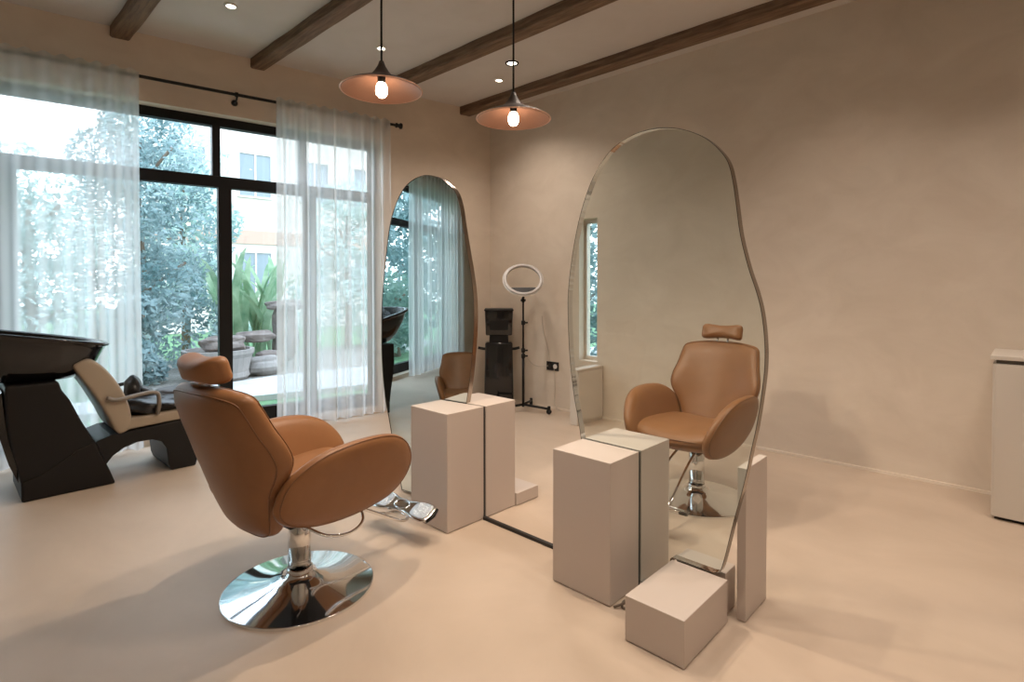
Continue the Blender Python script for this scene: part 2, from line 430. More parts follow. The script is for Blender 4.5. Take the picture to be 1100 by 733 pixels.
def pendant(x, y, zr, rr, label):
    t = empty('pendant_lamp', (x, y, zr), 0, label, 'pendant lamp', 'pair of copper pendant lamps')
    h = rr * .62
    prof = [(rr, 0), (rr * .86, rr * .10), (rr * .62, rr * .20), (rr * .42, rr * .275), (rr * .27, rr * .36), (rr * .18, rr * .47), (rr * .10, rr * .60), (rr * .055, rr * .72)]
    bm = bmesh.new(); lathe(bm, prof, 64, cap=False); bm.faces.new([v for v in bm.verts][-64:])
    link('shade', bm, M['shade_out'], t, True)
    bm = bmesh.new(); lathe(bm, [(r - .004, z - .003) for r, z in prof[:-1]], 64, cap=False)
    link('shade_lining', bm, M['shade_in'], t, True)
    bm = bmesh.new(); tube(bm, [(rr * math.cos(a), rr * math.sin(a), 0) for a in [k * 2 * PI / 64 for k in range(64)]], .0032, 8, True)
    link('shade_edge', bm, M['shade_rim'], t, True)
    bm = bmesh.new(); tube(bm, [(0, 0, rr * .7), (0, 0, CH - zr - .02)], .005, 8)
    link('cord', bm, M['black'], t, True)
    bm = bmesh.new(); lathe(bm, [(.05, CH - zr - .022), (.05, CH - zr)], 32)
    link('ceiling_cup', bm, M['black'], t)
    bm = bmesh.new(); lathe(bm, [(.018, .09), (.018, .03)], 20)
    link('lamp_socket', bm, M['black'], t, True)
    bm = bmesh.new(); lathe(bm, [(.001, -.035), (.014, -.032), (.024, -.02), (.027, -.004), (.025, .015), (.018, .032), (.014, .04)], 24)
    link('bulb', bm, M['bulb'], t, True)
    L = spot('bulb_light', (0, 0, -.045), 44, R(165), .5, (1, .82, .64), .025); L.parent = t
    return t
pendant(1.425, 2.176, 2.25, .183, 'copper lined cone pendant lamp on the left, hanging nearer the curtains')
pendant(2.036, 1.922, 2.20, .187, 'copper lined cone pendant lamp on the right, hanging above and left of the right mirror')

# ------------------------------------------------------------------ styling chair
def make_chair(label):
    t = empty('salon_chair', (0, 0, 0), 0, label, 'chair')
    # chrome disc base and column
    bm = bmesh.new()
    lathe(bm, [(.3195, 0), (.321, .0006), (.3212, .0015), (.3212, .0095), (.3205, .0112), (.3185, .012), (.314, .0126), (.27, .0195), (.20, .0305), (.13, .0425), (.085, .0525), (.066, .062), (.058, .072), (.052, .082)], 72)
    link('base_disc', bm, M['chrome'], t, True)
    bm = bmesh.new(); lathe(bm, [(.0485, .07), (.0485, .27), (.046, .275), (.046, .345)], 40)
    col = link('column', bm, M['chrome'], t, True)
    bm = bmesh.new(); lathe(bm, [(.052, .078), (.056, .082), (.056, .094), (.049, .098)], 40, cap=False)
    link('collar', bm, M['chrome'], col, True)
    # seat: wide rounded cushion
    seat_out = closed2([(-.24, 0), (-.235, .15), (-.15, .235), (.05, .27), (.22, .285), (.345, .27), (.395, .18), (.41, 0), (.395, -.18), (.345, -.27), (.22, -.285), (.05, -.27), (-.15, -.235), (-.235, -.15)], 5)
    def fseat(a, b, k):
        z = .425 + k + .05 * (b / .28) ** 2 * (1 if k > 0 else .4) + .02 * max(0, (a + .1)) * (1 if k > 0 else 0)
        if k < 0: z += .03 * max(0, (a - .1) / .3)
        return (a, b, z)
    bm = bmesh.new(); pillow(bm, seat_out, .145, fseat, 5)
    seat = link('seat', bm, M['leather'], t, True)
    bm = bmesh.new()
    tube(bm, smooth_path([(.335, -.24, .475), (.392, -.17, .466), (.404, 0, .464), (.392, .17, .466), (.335, .24, .475)], 8), .0035, 6)
    link('piping', bm, M['piping'], seat, True)
    # arms: leaf shaped wings
    arm_out = closed2([(-.27, .50), (-.245, .435), (-.17, .385), (-.04, .352), (.13, .345), (.29, .365), (.375, .415), (.41, .485), (.39, .565), (.325, .640), (.22, .688), (.08, .702), (-.07, .690), (-.17, .655), (-.245, .59)], 5)
    for sg in (-1, 1):
        def farm(a, b, k, sg=sg):
            h = (b - .34) / .36
            y = .218 + .105 * h - .03 * h * h * 0 - .02 * ((a - .08) / .33) ** 2 + k * .98
            zz = b + .0 * k
            return (a * 1.05 + .008 - .012 * k, sg * y, zz)
        bm = bmesh.new(); pillow(bm, arm_out, .088, farm, 7)
        a = link('armrest', bm, M['leather'], t, True)
        bm = bmesh.new()
        ring = [Vector(farm(.08 + (p[0] - .08) * .962, .525 + (p[1] - .525) * .962, .0215)) for p in arm_out]
        tube(bm, ring, .0032, 6, True)
        link('piping', bm, M['piping'], a, True)
    # backrest
    back_out = closed2([(0, .335), (.11, .338), (.168, .375), (.200, .46), (.230, .545), (.272, .615), (.298, .675), (.297, .74), (.277, .82), (.264, .895), (.240, .946), (.13, .967), (0, .970),
                        (-.13, .967), (-.240, .946), (-.264, .895), (-.277, .82), (-.297, .74), (-.298, .675), (-.272, .615), (-.230, .545), (-.200, .46), (-.168, .375), (-.11, .338)], 4)
    def bx(z):
        f = (z - .345) / .625
        return -.205 - .30 * f + .075 * f * f
    def fback(a, b, k):
        x = bx(b) + 1.0 * a * a * (.6 + .5 * math.sin(min(1, max(0, (b - .345) / .625)) * PI)) 
        lean = .45
        return (x + k * .93, a * (1 + .25 * k), b + k * .30)
    bm = bmesh.new(); pillow(bm, back_out, .115, fback, 9, (0.0, 0.25, 0.5, 0.7, 0.83, 0.91, 0.955, 0.98, 0.993, 1.0))
    back = link('backrest', bm, M['leather'], t, True)
    bm = bmesh.new()
    cb = sum(p[1] for p in back_out) / len(back_out)
    for kk, sc in ((-.0345, .955), (.0345, .955)):
        tube(bm, [Vector(fback(p[0] * sc, cb + (p[1] - cb) * sc, kk)) for p in back_out], .0034, 6, True)
    link('piping', bm, M['piping'], back, True)
    # headrest
    bm = bmesh.new()
    ho = closed2([(-.138, 0), (-.136, .040), (-.115, .056), (-.06, .050), (0, .045), (.06, .050), (.115, .056), (.136, .040), (.138, 0), (.136, -.040), (.115, -.054), (.06, -.050), (0, -.047), (-.06, -.050), (-.115, -.054), (-.136, -.040)], 4)
    def fh(a, b, k): return (-.425 + 1.5 * a * a + k - .28 * b, a, 1.036 + b * .9 + .25 * k)
    pillow(bm, ho, .105, fh, 3.5)
    hd = link('headrest', bm, M['leather'], t, True)
    for y in (-.035, .035):
        bm = bmesh.new(); tube(bm, [(-.400, y, .93), (-.415, y, 1.02)], .006, 10)
        link('headrest_post', bm, M['chrome'], hd, True)
    # footrest
    bm = bmesh.new()
    for y in (-.075, .075):
        tube(bm, smooth_path([(.10, y * .7, .355), (.28, y * .9, .285), (.52, y, .135), (.585, y * .9, .105), (.61, 0, .10)] if False else [(.10, y * .7, .355), (.28, y * .85, .28), (.50, y, .150), (.575, y, .118), (.615, y * .75, .118), (.628, 0, .122)], 6), .0085, 10)
    link('footrest_bar', bm, M['chrome'], t, True)
    fp = bmesh.new()
    plate = closed2([(-.055, -.20), (.0, -.215), (.055, -.20), (.062, -.13), (.045, -.06), (.04, 0), (.045, .06), (.062, .13), (.055, .20), (0, .215), (-.055, .20), (-.062, .13), (-.045, .06), (-.04, 0), (-.045, -.06), (-.062, -.13)], 4)
    ca, sa = math.cos(R(-22)), math.sin(R(-22))
    def fpl(a, b, k): return (.635 + a * ca + k * sa, b, .150 - a * sa + k * ca)
    def fpl(a, b, k): return (.635 + a * .92 - k * .39, b, .158 + a * .39 + k * .92)
    pillow(fp, plate, .022, fpl, 8)
    foot = link('footrest_plate', fp, M['chrome'], t, True)
    for sg in (-1, 1):
        bm = bmesh.new()
        pad = closed2([(-.045, sg * .19), (0, sg * .203), (.045, sg * .19), (.05, sg * .13), (.036, sg * .085), (-.036, sg * .085), (-.05, sg * .13)], 4)
        pillow(bm, pad, .010, lambda a, b, k: fpl(a, b, k + .0095), 8)
        link('tread_pad', bm, M['tread'], foot, True)
        bm = bmesh.new()
        v = [fpl(a, sg * .2145, k) for a, k in ((-.052, -.012), (.052, -.012), (.052, .008), (-.052, .008))]
        tube(bm, [fpl(-.045, sg * .209, -.006), fpl(0, sg * .222, -.006), fpl(.045, sg * .209, -.006)], .009, 8)
        link('end_cap', bm, M['black'], foot, True)
    bm = bmesh.new()
    ov = [(.030 * math.cos(k * PI / 16), .05 * math.sin(k * PI / 16)) for k in range(32)]
    tube(bm, [Vector(fpl(a, b, .013)) for a, b in ov], .004, 8, True)
    link('plate_ring', bm, M['chrome'], foot, True)
    # pump lever
    bm = bmesh.new()
    tube(bm, smooth_path([(-.07, -.03, .335), (-.05, -.14, .318), (.0, -.205, .285), (.10, -.225, .268), (.185, -.205, .285), (.215, -.15, .325), (.22, -.10, .352)], 7), .0068, 10)
    link('pump_lever', bm, M['chrome'], t, True)
    bm = bmesh.new(); box(bm, -.13, .15, -.13, .13, .335, .362, .006)
    link('seat_bracket', bm, M['black'], t)
    return t
ch = make_chair('tan leather salon chair on a round chrome base standing left of the left mirror')
ch.location = (1.118, 2.375, 0); ch.rotation_euler = (0, 0, R(9))
ch['group'] = 'tan leather salon chairs'
dup(ch, (3.34, 1.545, 0), R(181), 'tan leather salon chair added behind the clear right mirror pane in place of a reflection')  # added chair behind the clear pane, imitating a reflected one

tub = dup(ch, (-.42, 4.16, -.345), R(-34), 'low tan leather tub chair reflected at the bottom of the left mirror', skip=('headrest', 'base_disc', 'column', 'pump_lever', 'footrest_bar', 'footrest_plate', 'seat_bracket'))
tub.scale = (.85, .85, .85); tub.name = 'tub_chair'; tub.location.z = 0
for c in tub.children: c.location.z = -.325
bm = bmesh.new(); lathe(bm, [(.20, 0), (.20, .012), (.16, .016), (.16, .04)], 40)
link('pedestal', bm, M['black'], tub, True)

# ------------------------------------------------------------------ mirror stations
MX = 2.185
outline2 = [(1.596, 0.015), (1.597, 0.30), (1.602, 0.56), (1.625, .700), (1.650, .810), (1.676, .991), (1.688, 1.196), (1.686, 1.333), (1.660, 1.515), (1.616, 1.693), (1.556, 1.842), (1.491, 1.937), (1.416, 2.002), (1.318, 2.038), (1.226, 2.045), (1.146, 2.035), (1.066, 2.009), (.986, 1.964), (.928, 1.909), (.887, 1.848), (.867, 1.772), (.853, 1.68), (.835, 1.552), (.804, 1.426), (.772, 1.328), (.753, 1.249), (.741, 1.145), (.740, 1.04), (.751, .932), (.769, .806), (.784, .731), (.817, .563), (.851, .426), (.885, .274), (.903, .205), (.918, .183), (.945, .1765)]
tail2 = [(1.120, .1765), (1.126, .170), (1.128, .015)]
outline1 = [(.60, .015), (.63, .14), (.675, .29), (.721, .47), (.758, .61), (.785, .823), (.791, 1.023), (.783, 1.250), (.752, 1.494), (.709, 1.740), (.652, 1.881), (.577, 1.981), (.478, 2.036), (.366, 2.049), (.259, 2.020), (.185, 1.973), (.127, 1.919), (.092, 1.833), (.065, 1.699), (.037, 1.565), (.008, 1.433), (-.012, 1.304), (-.018, 1.175), (-.012, 1.043), (.009, .846), (.040, .668), (.09, .50), (.15, .30), (.20, .12), (.24, .015)]
def mirror(outl, tail, mat, label, ang, piv, backing, T=.036, off=0.0):
    """outl: (y, z) along the mirror plane; ang turns the plane about the vertical line through y = piv"""
    t = empty('mirror', (MX, piv, 0), ang, label, 'mirror', 'pair of tall free form floor mirrors')
    sp = [(p.x - off, p.y) for p in smooth_path([(a, b, 0) for a, b in outl], 6)] + [(a - off, b) for a, b in tail]
    cy = sum(p[0] for p in sp) / len(sp); cz = sum(p[1] for p in sp) / len(sp)
    n = len(sp)
    def inset(d):
        out = []
        for i in range(n):
            a = Vector(sp[(i - 1) % n]); b = Vector(sp[(i + 1) % n]); e = (b - a).normalized()
            out.append((sp[i][0] + e.y * d, sp[i][1] - e.x * d))
        return out
    # orientation test so that the inset goes inwards
    area = sum(sp[i][0] * sp[(i + 1) % n][1] - sp[(i + 1) % n][0] * sp[i][1] for i in range(n))
    sgn = -1 if area > 0 else 1
    inn = inset(sgn * .0015); inn2 = inset(sgn * .0018)
    bm = bmesh.new()   # rim band: outer skin, thin front and back lips
    o0 = [bm.verts.new((0, y, z)) for y, z in sp]; o1 = [bm.verts.new((T, y, z)) for y, z in sp]
    i0 = [bm.verts.new((0, y, z)) for y, z in inn2]; i1 = [bm.verts.new((T, y, z)) for y, z in inn2]
    for i in range(n):
        j = (i + 1) % n
        bm.faces.new((o0[i], o0[j], o1[j], o1[i])); bm.faces.new((i0[j], i0[i], i1[i], i1[j])).material_index = 1
        bm.faces.new((o0[j], o0[i], i0[i], i0[j])); bm.faces.new((o1[i], o1[j], i1[j], i1[i]))
    link('rim', bm, M['rim'], t, mats=[M['rim'], M['chrome']])
    bm = bmesh.new()
    tube(bm, [(0.0, y, z) for y, z in inn2], .0011, 6, True)
    link('edge_line', bm, M['rim_dark'], t)
    bm = bmesh.new()
    f = bm.faces.new([bm.verts.new((.002, y, z)) for y, z in inn]); bmesh.ops.triangulate(bm, faces=[f])
    link('mirror_face', bm, mat, t)
    if backing:
        bm = bmesh.new()
        f = bm.faces.new([bm.verts.new((T - .002, y, z)) for y, z in inn]); bmesh.ops.triangulate(bm, faces=[f])
        link('mirror_face', bm, mat, t)
    return t
mirror(outline1, [], M['mirror'], 'tall free form floor mirror on the left, reflecting the curtain and window', R(8), 2.40, True)
mirror(outline2, tail2, M['tinted'], 'tall free form floor mirror on the right, a clear pane with a tan chair behind it as reflection', 0, 1.2, False, off=1.2)  # see-through pane, no silvering; added objects behind it imitate the reflection

def plinth(x0, x1, y0, y1, h, label, z0=0.0):
    t = empty('plinth', ((x0 + x1) / 2, (y0 + y1) / 2, 0), 0, label, 'plinth', 'taupe box plinths of the mirror stations')
    w = (x1 - x0) / 2; d = (y1 - y0) / 2
    bm = bmesh.new(); box(bm, -w, w, -d, d, z0 + .004, h, .0025, 2)
    o = link('body', bm, M['box'], t)
    return t
ML = MX - .014; MR = MX + .006
def plinth_cut(x0, x1, y0, y1, h, label):
    # the side against the mirror follows the slightly turned mirror plane
    t = empty('plinth', (((x0 or MX) + (x1 or MX)) / 2, (y0 + y1) / 2, 0), 0, label, 'plinth', 'taupe box plinths of the mirror stations')
    k = math.tan(R(8))
    def mx(y, d): return MX - (y - 2.40) * k + d
    pts = [(x0, y0), (mx(y0, -.014), y0), (mx(y1, -.014), y1), (x0, y1)] if x1 is None else [(mx(y0, .006), y0), (x1, y0), (x1, y1), (mx(y1, .006), y1)]
    bm = bmesh.new(); prism(bm, [(a - t.location.x, b - t.location.y) for a, b in pts], 'z', .004, h, .0025, 2)
    link('body', bm, M['box'], t)
    if x1 is None:
        bm = bmesh.new()
        pts = [(mx(y0, -.014), y0 + .002), (mx(y0, -.001), y0 + .002), (mx(y1, -.001), y1 - .002), (mx(y1, -.014), y1 - .002)]
        prism(bm, [(a - t.location.x, b - t.location.y) for a, b in pts], 'z', .001, h - .003)
        tag(link('back_strip', bm, M['black_matte'], t), 'black strip at the back')
    return t
plinth_cut(1.912, None, 2.300, 2.630, .655, 'tall taupe plinth in front of the left mirror, right of the chair footrest')
plinth_cut(None, 2.452, 2.300, 2.630, .655, 'tall taupe plinth standing behind the left mirror, back to back with the front one')
plinth(2.456, 2.655, 2.288, 2.60, .078, 'low taupe step block on the floor right of the left mirror plinths')
t = plinth(1.942, ML, 1.275, 1.585, .609, 'tall taupe plinth in front of the right mirror, nearest the middle of the floor')
bm = bmesh.new(); box(bm, ML - t.location.x, MX - .001 - t.location.x, -.153, .153, .001, .606)
tag(link('back_strip', bm, M['black_matte'], t), 'black strip at the back')
plinth(MR, 2.455, 1.275, 1.585, .609, 'tall taupe plinth added behind the right mirror pane as reflection of the front one')  # added as the mirror image of the front plinth
plinth(1.800, 2.178, .875, 1.115, .175, 'low taupe block in the foreground under the foot of the right mirror')
plinth(2.225, 2.462, .822, .858, .622, 'tall taupe plinth behind the right mirror, right of the low block')
plinth(2.218, 2.32, .90, 1.115, .175, 'shallow taupe ledge seen through the bottom of the right mirror')
# dark base rail in line with the mirrors
bm = bmesh.new(); box(bm, MX - .010, MX + .010, 1.60, 2.296, 0.0, .018, .001)
tag(link('floor_rail', bm, M['black_matte']), 'black straight rail on the floor running between the two mirror stations', 'floor rail')
bm = bmesh.new()
tube(bm, smooth_path([(1.95, 1.262, .006), (1.97, 1.235, .02), (2.0, 1.215, .03), (2.03, 1.235, .02), (2.0, 1.25, .008), (1.97, 1.225, .006), (2.02, 1.20, .006), (2.09, 1.185, .006)], 8), .005, 8)
tag(link('power_cable', bm, M['cable_dark'], None, True), 'short brown cable curled on the floor between the tall front plinth and the low block', 'cable')

# ------------------------------------------------------------------ backwash (basin) chair at the left
def xz(bm, pts, y0, y1, bev=.012, seg=3): prism(bm, pts, 'y', y0, y1, bev, seg)
bw = empty('backwash_chair', (.75, 4.82, 0), 0, 'black backwash unit with glossy basin and beige reclining seat by the left curtain', 'shampoo chair')
O = Vector((.75, 4.82, 0))
def L2(pts): return [(a - O.x, b) for a, b in pts]
bm = bmesh.new()
xz(bm, L2([(.363, .0), (.848, 0), (.815, .10), (.742, .295), (.665, .46), (.606, .609), (.565, .68), (.550, .738), (.295, .738), (.292, .68), (.296, .52), (.312, .37), (.345, .22), (.362, .12)]), -.27, .27, .014)
ped = link('pedestal', bm, M['black'], bw)
bm = bmesh.new()
tube(bm, [Vector((x - O.x, -.2725, z)) for x, z in [(.37, .13), (.45, .15), (.55, .21), (.65, .275), (.735, .305)]], .003, 6)
link('panel_seam', bm, M['black_gloss'], ped, True)
bm = bmesh.new()
xz(bm, L2([(.285, .70), (.262, .68), (.255, .55), (.268, .42), (.31, .24), (.352, .12), (.352, .22), (.318, .37), (.300, .52)]), -.24, .24, .006)
link('rear_panel', bm, M['black_gloss'], bw)
bm = bmesh.new()
arch = [(.74, .30), (.83, .330), (1.05, .345), (1.30, .365), (1.42, .37), (1.425, .33), (1.36, .03), (1.352, .0), (1.19, .0), (1.172, .05), (1.16, .17), (1.13, .225), (1.072, .250), (.98, .250), (.90, .225), (.84, .185), (.79, .12)]
xz(bm, L2(arch), -.245, .245, .010)
link('seat_base', bm, M['black'], bw)
bm = bmesh.new()
xz(bm, L2([(.885, .345), (1.42, .375), (1.50, .385), (1.52, .42), (1.49, .452), (1.30, .45), (1.10, .435), (.90, .43)]), -.25, .25, .022, 4)
link('seat', bm, M['beige_vinyl'], bw, True)
bm = bmesh.new()
back_pts = smooth_path([(.640, .845, 0), (.70, .868, 0), (.76, .835, 0), (.83, .75, 0), (.90, .62, 0), (.94, .49, 0), (.945, .385, 0), (.91, .338, 0), (.86, .345, 0), (.81, .46, 0), (.74, .61, 0), (.66, .755, 0), (.628, .815, 0)], 4, True)
xz(bm, L2([(p.x, p.y) for p in back_pts]), -.26, .26, .0)
bk = link('backrest', bm, M['beige_vinyl'], bw)
b = bk.modifiers.new('bevel', 'BEVEL'); b.width = .03; b.segments = 4; b.limit_method = 'ANGLE'; b.angle_limit = R(50)
for p in bk.data.polygons: p.use_smooth = True
for sg in (-1, 1):
    bm = bmesh.new()
    y = sg * .285
    tube(bm, smooth_path([(.80 - O.x, y, .595), (.86 - O.x, y, .575), (.98 - O.x, y, .592), (1.06 - O.x, y, .600), (1.098 - O.x, y, .582), (1.105 - O.x, y, .52), (1.10 - O.x, y * .93, .44)], 6), .014, 10, ry=.024)
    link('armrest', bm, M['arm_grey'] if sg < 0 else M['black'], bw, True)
# basin bowl
bm = bmesh.new()
def se(rx, ry, n, cx, z, tilt=-.17, k=56):
    pts = []
    for i in range(k):
        a = i * 2 * PI / k; c = math.cos(a); s = math.sin(a)
        x = rx * math.copysign(abs(c) ** (2 / n), c); y = ry * math.copysign(abs(s) ** (2 / n), s)
        pts.append((cx - O.x + x, y, z + tilt * x))
    return pts
rows = [se(.14, .12, 2.5, .42, .735, 0), se(.24, .20, 2.6, .42, .745, -.04), se(.325, .25, 2.8, .415, .81, -.12), se(.385, .284, 3.0, .405, .905, -.17), se(.415, .298, 3.2, .405, .985, -.18), se(.428, .305, 3.4, .405, 1.012, -.18),
        se(.445, .318, 3.4, .405, 1.018, -.18), se(.45, .322, 3.4, .405, 1.030, -.18), se(.44, .315, 3.4, .405, 1.040, -.18), se(.415, .292, 3.2, .405, 1.040, -.18), se(.395, .275, 3.1, .405, 1.025, -.18), se(.35, .24, 2.8, .405, .95, -.14), se(.27, .19, 2.5, .41, .89, -.05), se(.05, .04, 2.0, .42, .865, 0)]
V = [[bm.verts.new(p) for p in r] for r in rows]
for A, B in zip(V, V[1:]):
    for i in range(56): bm.faces.new((A[i], A[(i + 1) % 56], B[(i + 1) % 56], B[i]))
bm.faces.new(V[0][::-1]); bm.faces.new(V[-1])
bs = link('basin', bm, M['black_gloss'], bw, True)
# black cape and bag lying on the seat
cp = empty('salon_cape', (1.17, 4.80, .445), 0, 'black and grey salon capes piled on the beige seat of the backwash unit', 'cape')
def blob(cx, cy, cz, rx, ry, rz, seed, amp=.18):
    b2 = bmesh.new(); bmesh.ops.create_icosphere(b2, subdivisions=4, radius=1)
    rnd = random.Random(seed); ph = [rnd.uniform(0, 6.28) for _ in range(6)]
    for v in b2.verts:
        p = v.co.copy()
        d = 1 + amp * (math.sin(4 * p.x + ph[0]) * math.sin(3.5 * p.y + ph[1]) + .6 * math.sin(7 * p.z + 5 * p.x + ph[2]) + .4 * math.sin(11 * p.y + ph[3] + 3 * p.x)) * .6
        v.co = Vector((cx + p.x * rx * d, cy + p.y * ry * d, max(-.008, cz + p.z * rz * d)))
    return b2
bm = bmesh.new(); merge(bm, blob(-.13, -.05, .04, .16, .2, .07, 1)); merge(bm, blob(.12, -.08, .035, .22, .18, .055, 4))
link('folded_cape', bm, M['cape'], cp, True)
bm = bmesh.new(); merge(bm, blob(.17, .06, .085, .20, .17, .045, 2, .1))
link('grey_fold', bm, M['cape2'], cp, True)
bm = bmesh.new(); merge(bm, blob(-.16, .02, .15, .055, .09, .10, 3, .12)); merge(bm, blob(-.10, .03, .09, .09, .11, .07, 6, .2))
link('bundle', bm, M['cape'], cp, True)

# ------------------------------------------------------------------ cabinet on the right
cb = empty('cabinet', (4.455, -.40, 0), 0, 'white low cabinet with a thin worktop against the right wall at the picture edge', 'cabinet')
bm = bmesh.new(); box(bm, -.235, .25, -.60, .565, .018, .905, .003)
link('body', bm, M['white_lacquer'], cb)
bm = bmesh.new(); box(bm, -.248, .252, -.61, .575, .928, .952, .003)
link('worktop', bm, M['white_lacquer'], cb)
bm = bmesh.new(); box(bm, -.225, .25, -.60, .55, .903, .93)
link('finger_gap', bm, M['shadow_gap'], cb)
bm = bmesh.new(); box(bm, -.215, .24, -.59, .55, 0, .02)
link('toe_kick', bm, M['black_matte'], cb)
for k in range(2):
    bm = bmesh.new(); box(bm, -.245, -.234, -.575 + k * .575 - .02, -.575 + k * .575 + .552, .022, .898, .002)
    dr = link('door', bm, M['white_lacquer'], cb)
    bm = bmesh.new(); box(bm, -.247, -.236, -.575 + k * .575 + .10, -.575 + k * .575 + .42, .898, .910, .002)
    link('handle', bm, M['iron'], dr)
cb2 = empty('cabinet_reflection', (4.50, 3.23, 0), 0, 'small beige cabinet added behind the left edge of the right mirror pane as a reflection', 'cabinet')  # added behind the clear pane to imitate a reflected cabinet
bm = bmesh.new(); box(bm, -.225, .2, -.045, .045, .0, .525, .004)
link('body', bm, M['white_lacquer'], cb2)
bm = bmesh.new(); box(bm, -.232, .205, -.052, .05, .525, .545, .003)
link('worktop', bm, M['white_lacquer'], cb2)
bm = bmesh.new(); box(bm, -.215, .19, -.056, -.043, .03, .515, .002)
link('door', bm, M['white_lacquer'], cb2)

# ------------------------------------------------------------------ ring light
rg = empty('ring_light', (4.38, 3.99, 0), 0, 'white ring light on a thin black floor stand beside the right wall', 'ring light')
dirc = Vector((-.70, -.71, 0))
side = Vector((.71, -.70, 0)); upv = (Vector((0, 0, 1)) * .80 - dirc * .62).normalized(); 
ctr = Vector((0, 0, 1.425))
bm = bmesh.new()
ro, ri = .213, .180
nrm = side.cross(upv).normalized()
ringv = []
for k in range(64):
    a = k * 2 * PI / 64; e = side * math.cos(a) + upv * math.sin(a)
    ringv.append([bm.verts.new(ctr + e * rr + nrm * dd) for rr, dd in ((ro, -.012), (ro, .012), (ro - .008, .016), (ri + .006, .016), (ri, .012), (ri, -.012))])
for k in range(64):
    A, B = ringv[k], ringv[(k + 1) % 64]
    for i in range(6): bm.faces.new((A[i], A[(i + 1) % 6], B[(i + 1) % 6], B[i]))
link('ring', bm, M['ring_led'], rg, True)
bm = bmesh.new()
tube(bm, [ctr + (side * math.cos(a) + upv * math.sin(a)) * (ro + .003) - nrm * .004 for a in [k * 2 * PI / 64 for k in range(64)]], .008, 8, True)
link('ring_back', bm, M['white_plastic'], rg, True)
bm = bmesh.new()
arc = [(side * math.cos(a) + upv * math.sin(a)) for a in [R(222 + k * 9.6) for k in range(11)]]
A = [bm.verts.new(ctr + e * .178) for e in arc]
B = [bm.verts.new(ctr + side * (e.dot(side) * .165) + upv * (-.115)) for e in arc]
for i in range(10): bm.faces.new((A[i], A[i + 1], B[i + 1], B[i]))
ex = bmesh.ops.extrude_face_region(bm, geom=bm.faces[:])
for v in [g for g in ex['geom'] if isinstance(g, bmesh.types.BMVert)]: v.co += nrm * .01
link('phone_tray', bm, M['black'], rg)
bm = bmesh.new(); tube(bm, [(0, 0, .05), (0, 0, .62)], .014, 12); tube(bm, [(0, 0, .60), (0, 0, 1.20)], .010, 12)
tube(bm, [(0, 0, 1.18), (0, 0, 1.235)], .016, 12)
link('pole', bm, M['black'], rg, True)
bm = bmesh.new(); tube(bm, [(-.015, 0, 1.215), (0, 0, 1.225), ctr - upv * .205 + nrm * -.005], .012, 8); box(bm, -.03, .03, -.012, .012, 1.19, 1.215, .003)
link('tilt_head', bm, M['black'], rg, True)
for z in (.60, .66, .96):
    bm = bmesh.new(); tube(bm, [(0, 0, z - .022), (0, 0, z + .022)], .022, 12); tube(bm, [(0, 0, z), side * .05 + Vector((0, 0, z))], .009, 8)
    link('clamp', bm, M['black'], rg, True)
for k, a in enumerate((R(-74), R(25), R(160))):
    bm = bmesh.new(); e = Vector((math.cos(a), math.sin(a), 0)); Lg = .31
    tube(bm, [(0, 0, .075), e * Lg + Vector((0, 0, .055))], .013, 10)
    lg = link('leg', bm, M['black'], rg, True)
    bm = bmesh.new()
    tube(bm, [e * (Lg - .005) + Vector((0, 0, .085)), e * (Lg - .005) + Vector((0, 0, .045))], .016, 10)
    w = e.cross(Vector((0, 0, 1)))
    tube(bm, [e * (Lg - .005) + w * .012 + Vector((0, 0, .027)), e * (Lg - .005) - w * .012 + Vector((0, 0, .027))], .0265, 14)
    link('caster', bm, M['black'], lg, True)

# ------------------------------------------------------------------ black hair processor machine
hm = empty('hair_steamer', (4.45, 4.43, 0), R(-45), 'black upright hair steamer machine standing in the far corner beside the ring light', 'salon machine')
# local x = sideways (right seen from the room), local y = away
def frus(bm, w0, d0, z0, w1, d1, z1, y=0, bev=.012):
    b2 = bmesh.new()
    vs = [b2.verts.new((sx * w, y + sy * d, z)) for w, d, z in ((w0, d0, z0), (w1, d1, z1)) for sx, sy in ((-1, -1), (1, -1), (1, 1), (-1, 1))]
    for f in ((3, 2, 1, 0), (4, 5, 6, 7), (0, 1, 5, 4), (1, 2, 6, 5), (2, 3, 7, 6), (3, 0, 4, 7)): b2.faces.new([vs[i] for i in f])
    bmesh.ops.bevel(b2, geom=b2.edges[:], offset=bev, segments=3, profile=.5, affect='EDGES')
    merge(bm, b2)
bm = bmesh.new(); frus(bm, .148, .11, .80, .158, .13, 1.08); 
hd = link('hood', bm, M['black_gloss'], hm, True)
bm = bmesh.new(); frus(bm, .168, .14, 1.075, .160, .135, 1.10, 0, .006)
link('hood_lip', bm, M['black'], hd, True)
bm = bmesh.new(); frus(bm, .10, .004, .86, .115, .004, 1.0, -.118, .002)
link('front_panel', bm, M['black'], hd)
bm = bmesh.new(); frus(bm, .11, .07, .70, .105, .06, .82)
link('neck', bm, M['black'], hm, True)
bm = bmesh.new(); frus(bm, .165, .14, .05, .155, .10, .72, 0, .02)
link('body', bm, M['black_gloss'], hm, True)
bm = bmesh.new(); frus(bm, .19, .16, .012, .17, .14, .055, 0, .008)
link('foot', bm, M['black'], hm, True)
for sg in (-1, 1):
    bm = bmesh.new(); tube(bm, smooth_path([(sg * .11, 0, .66), (sg * .16, -.02, .64), (sg * .235, -.03, .655)], 6), .016, 10)
    link('side_handle', bm, M['black'], hm, True)

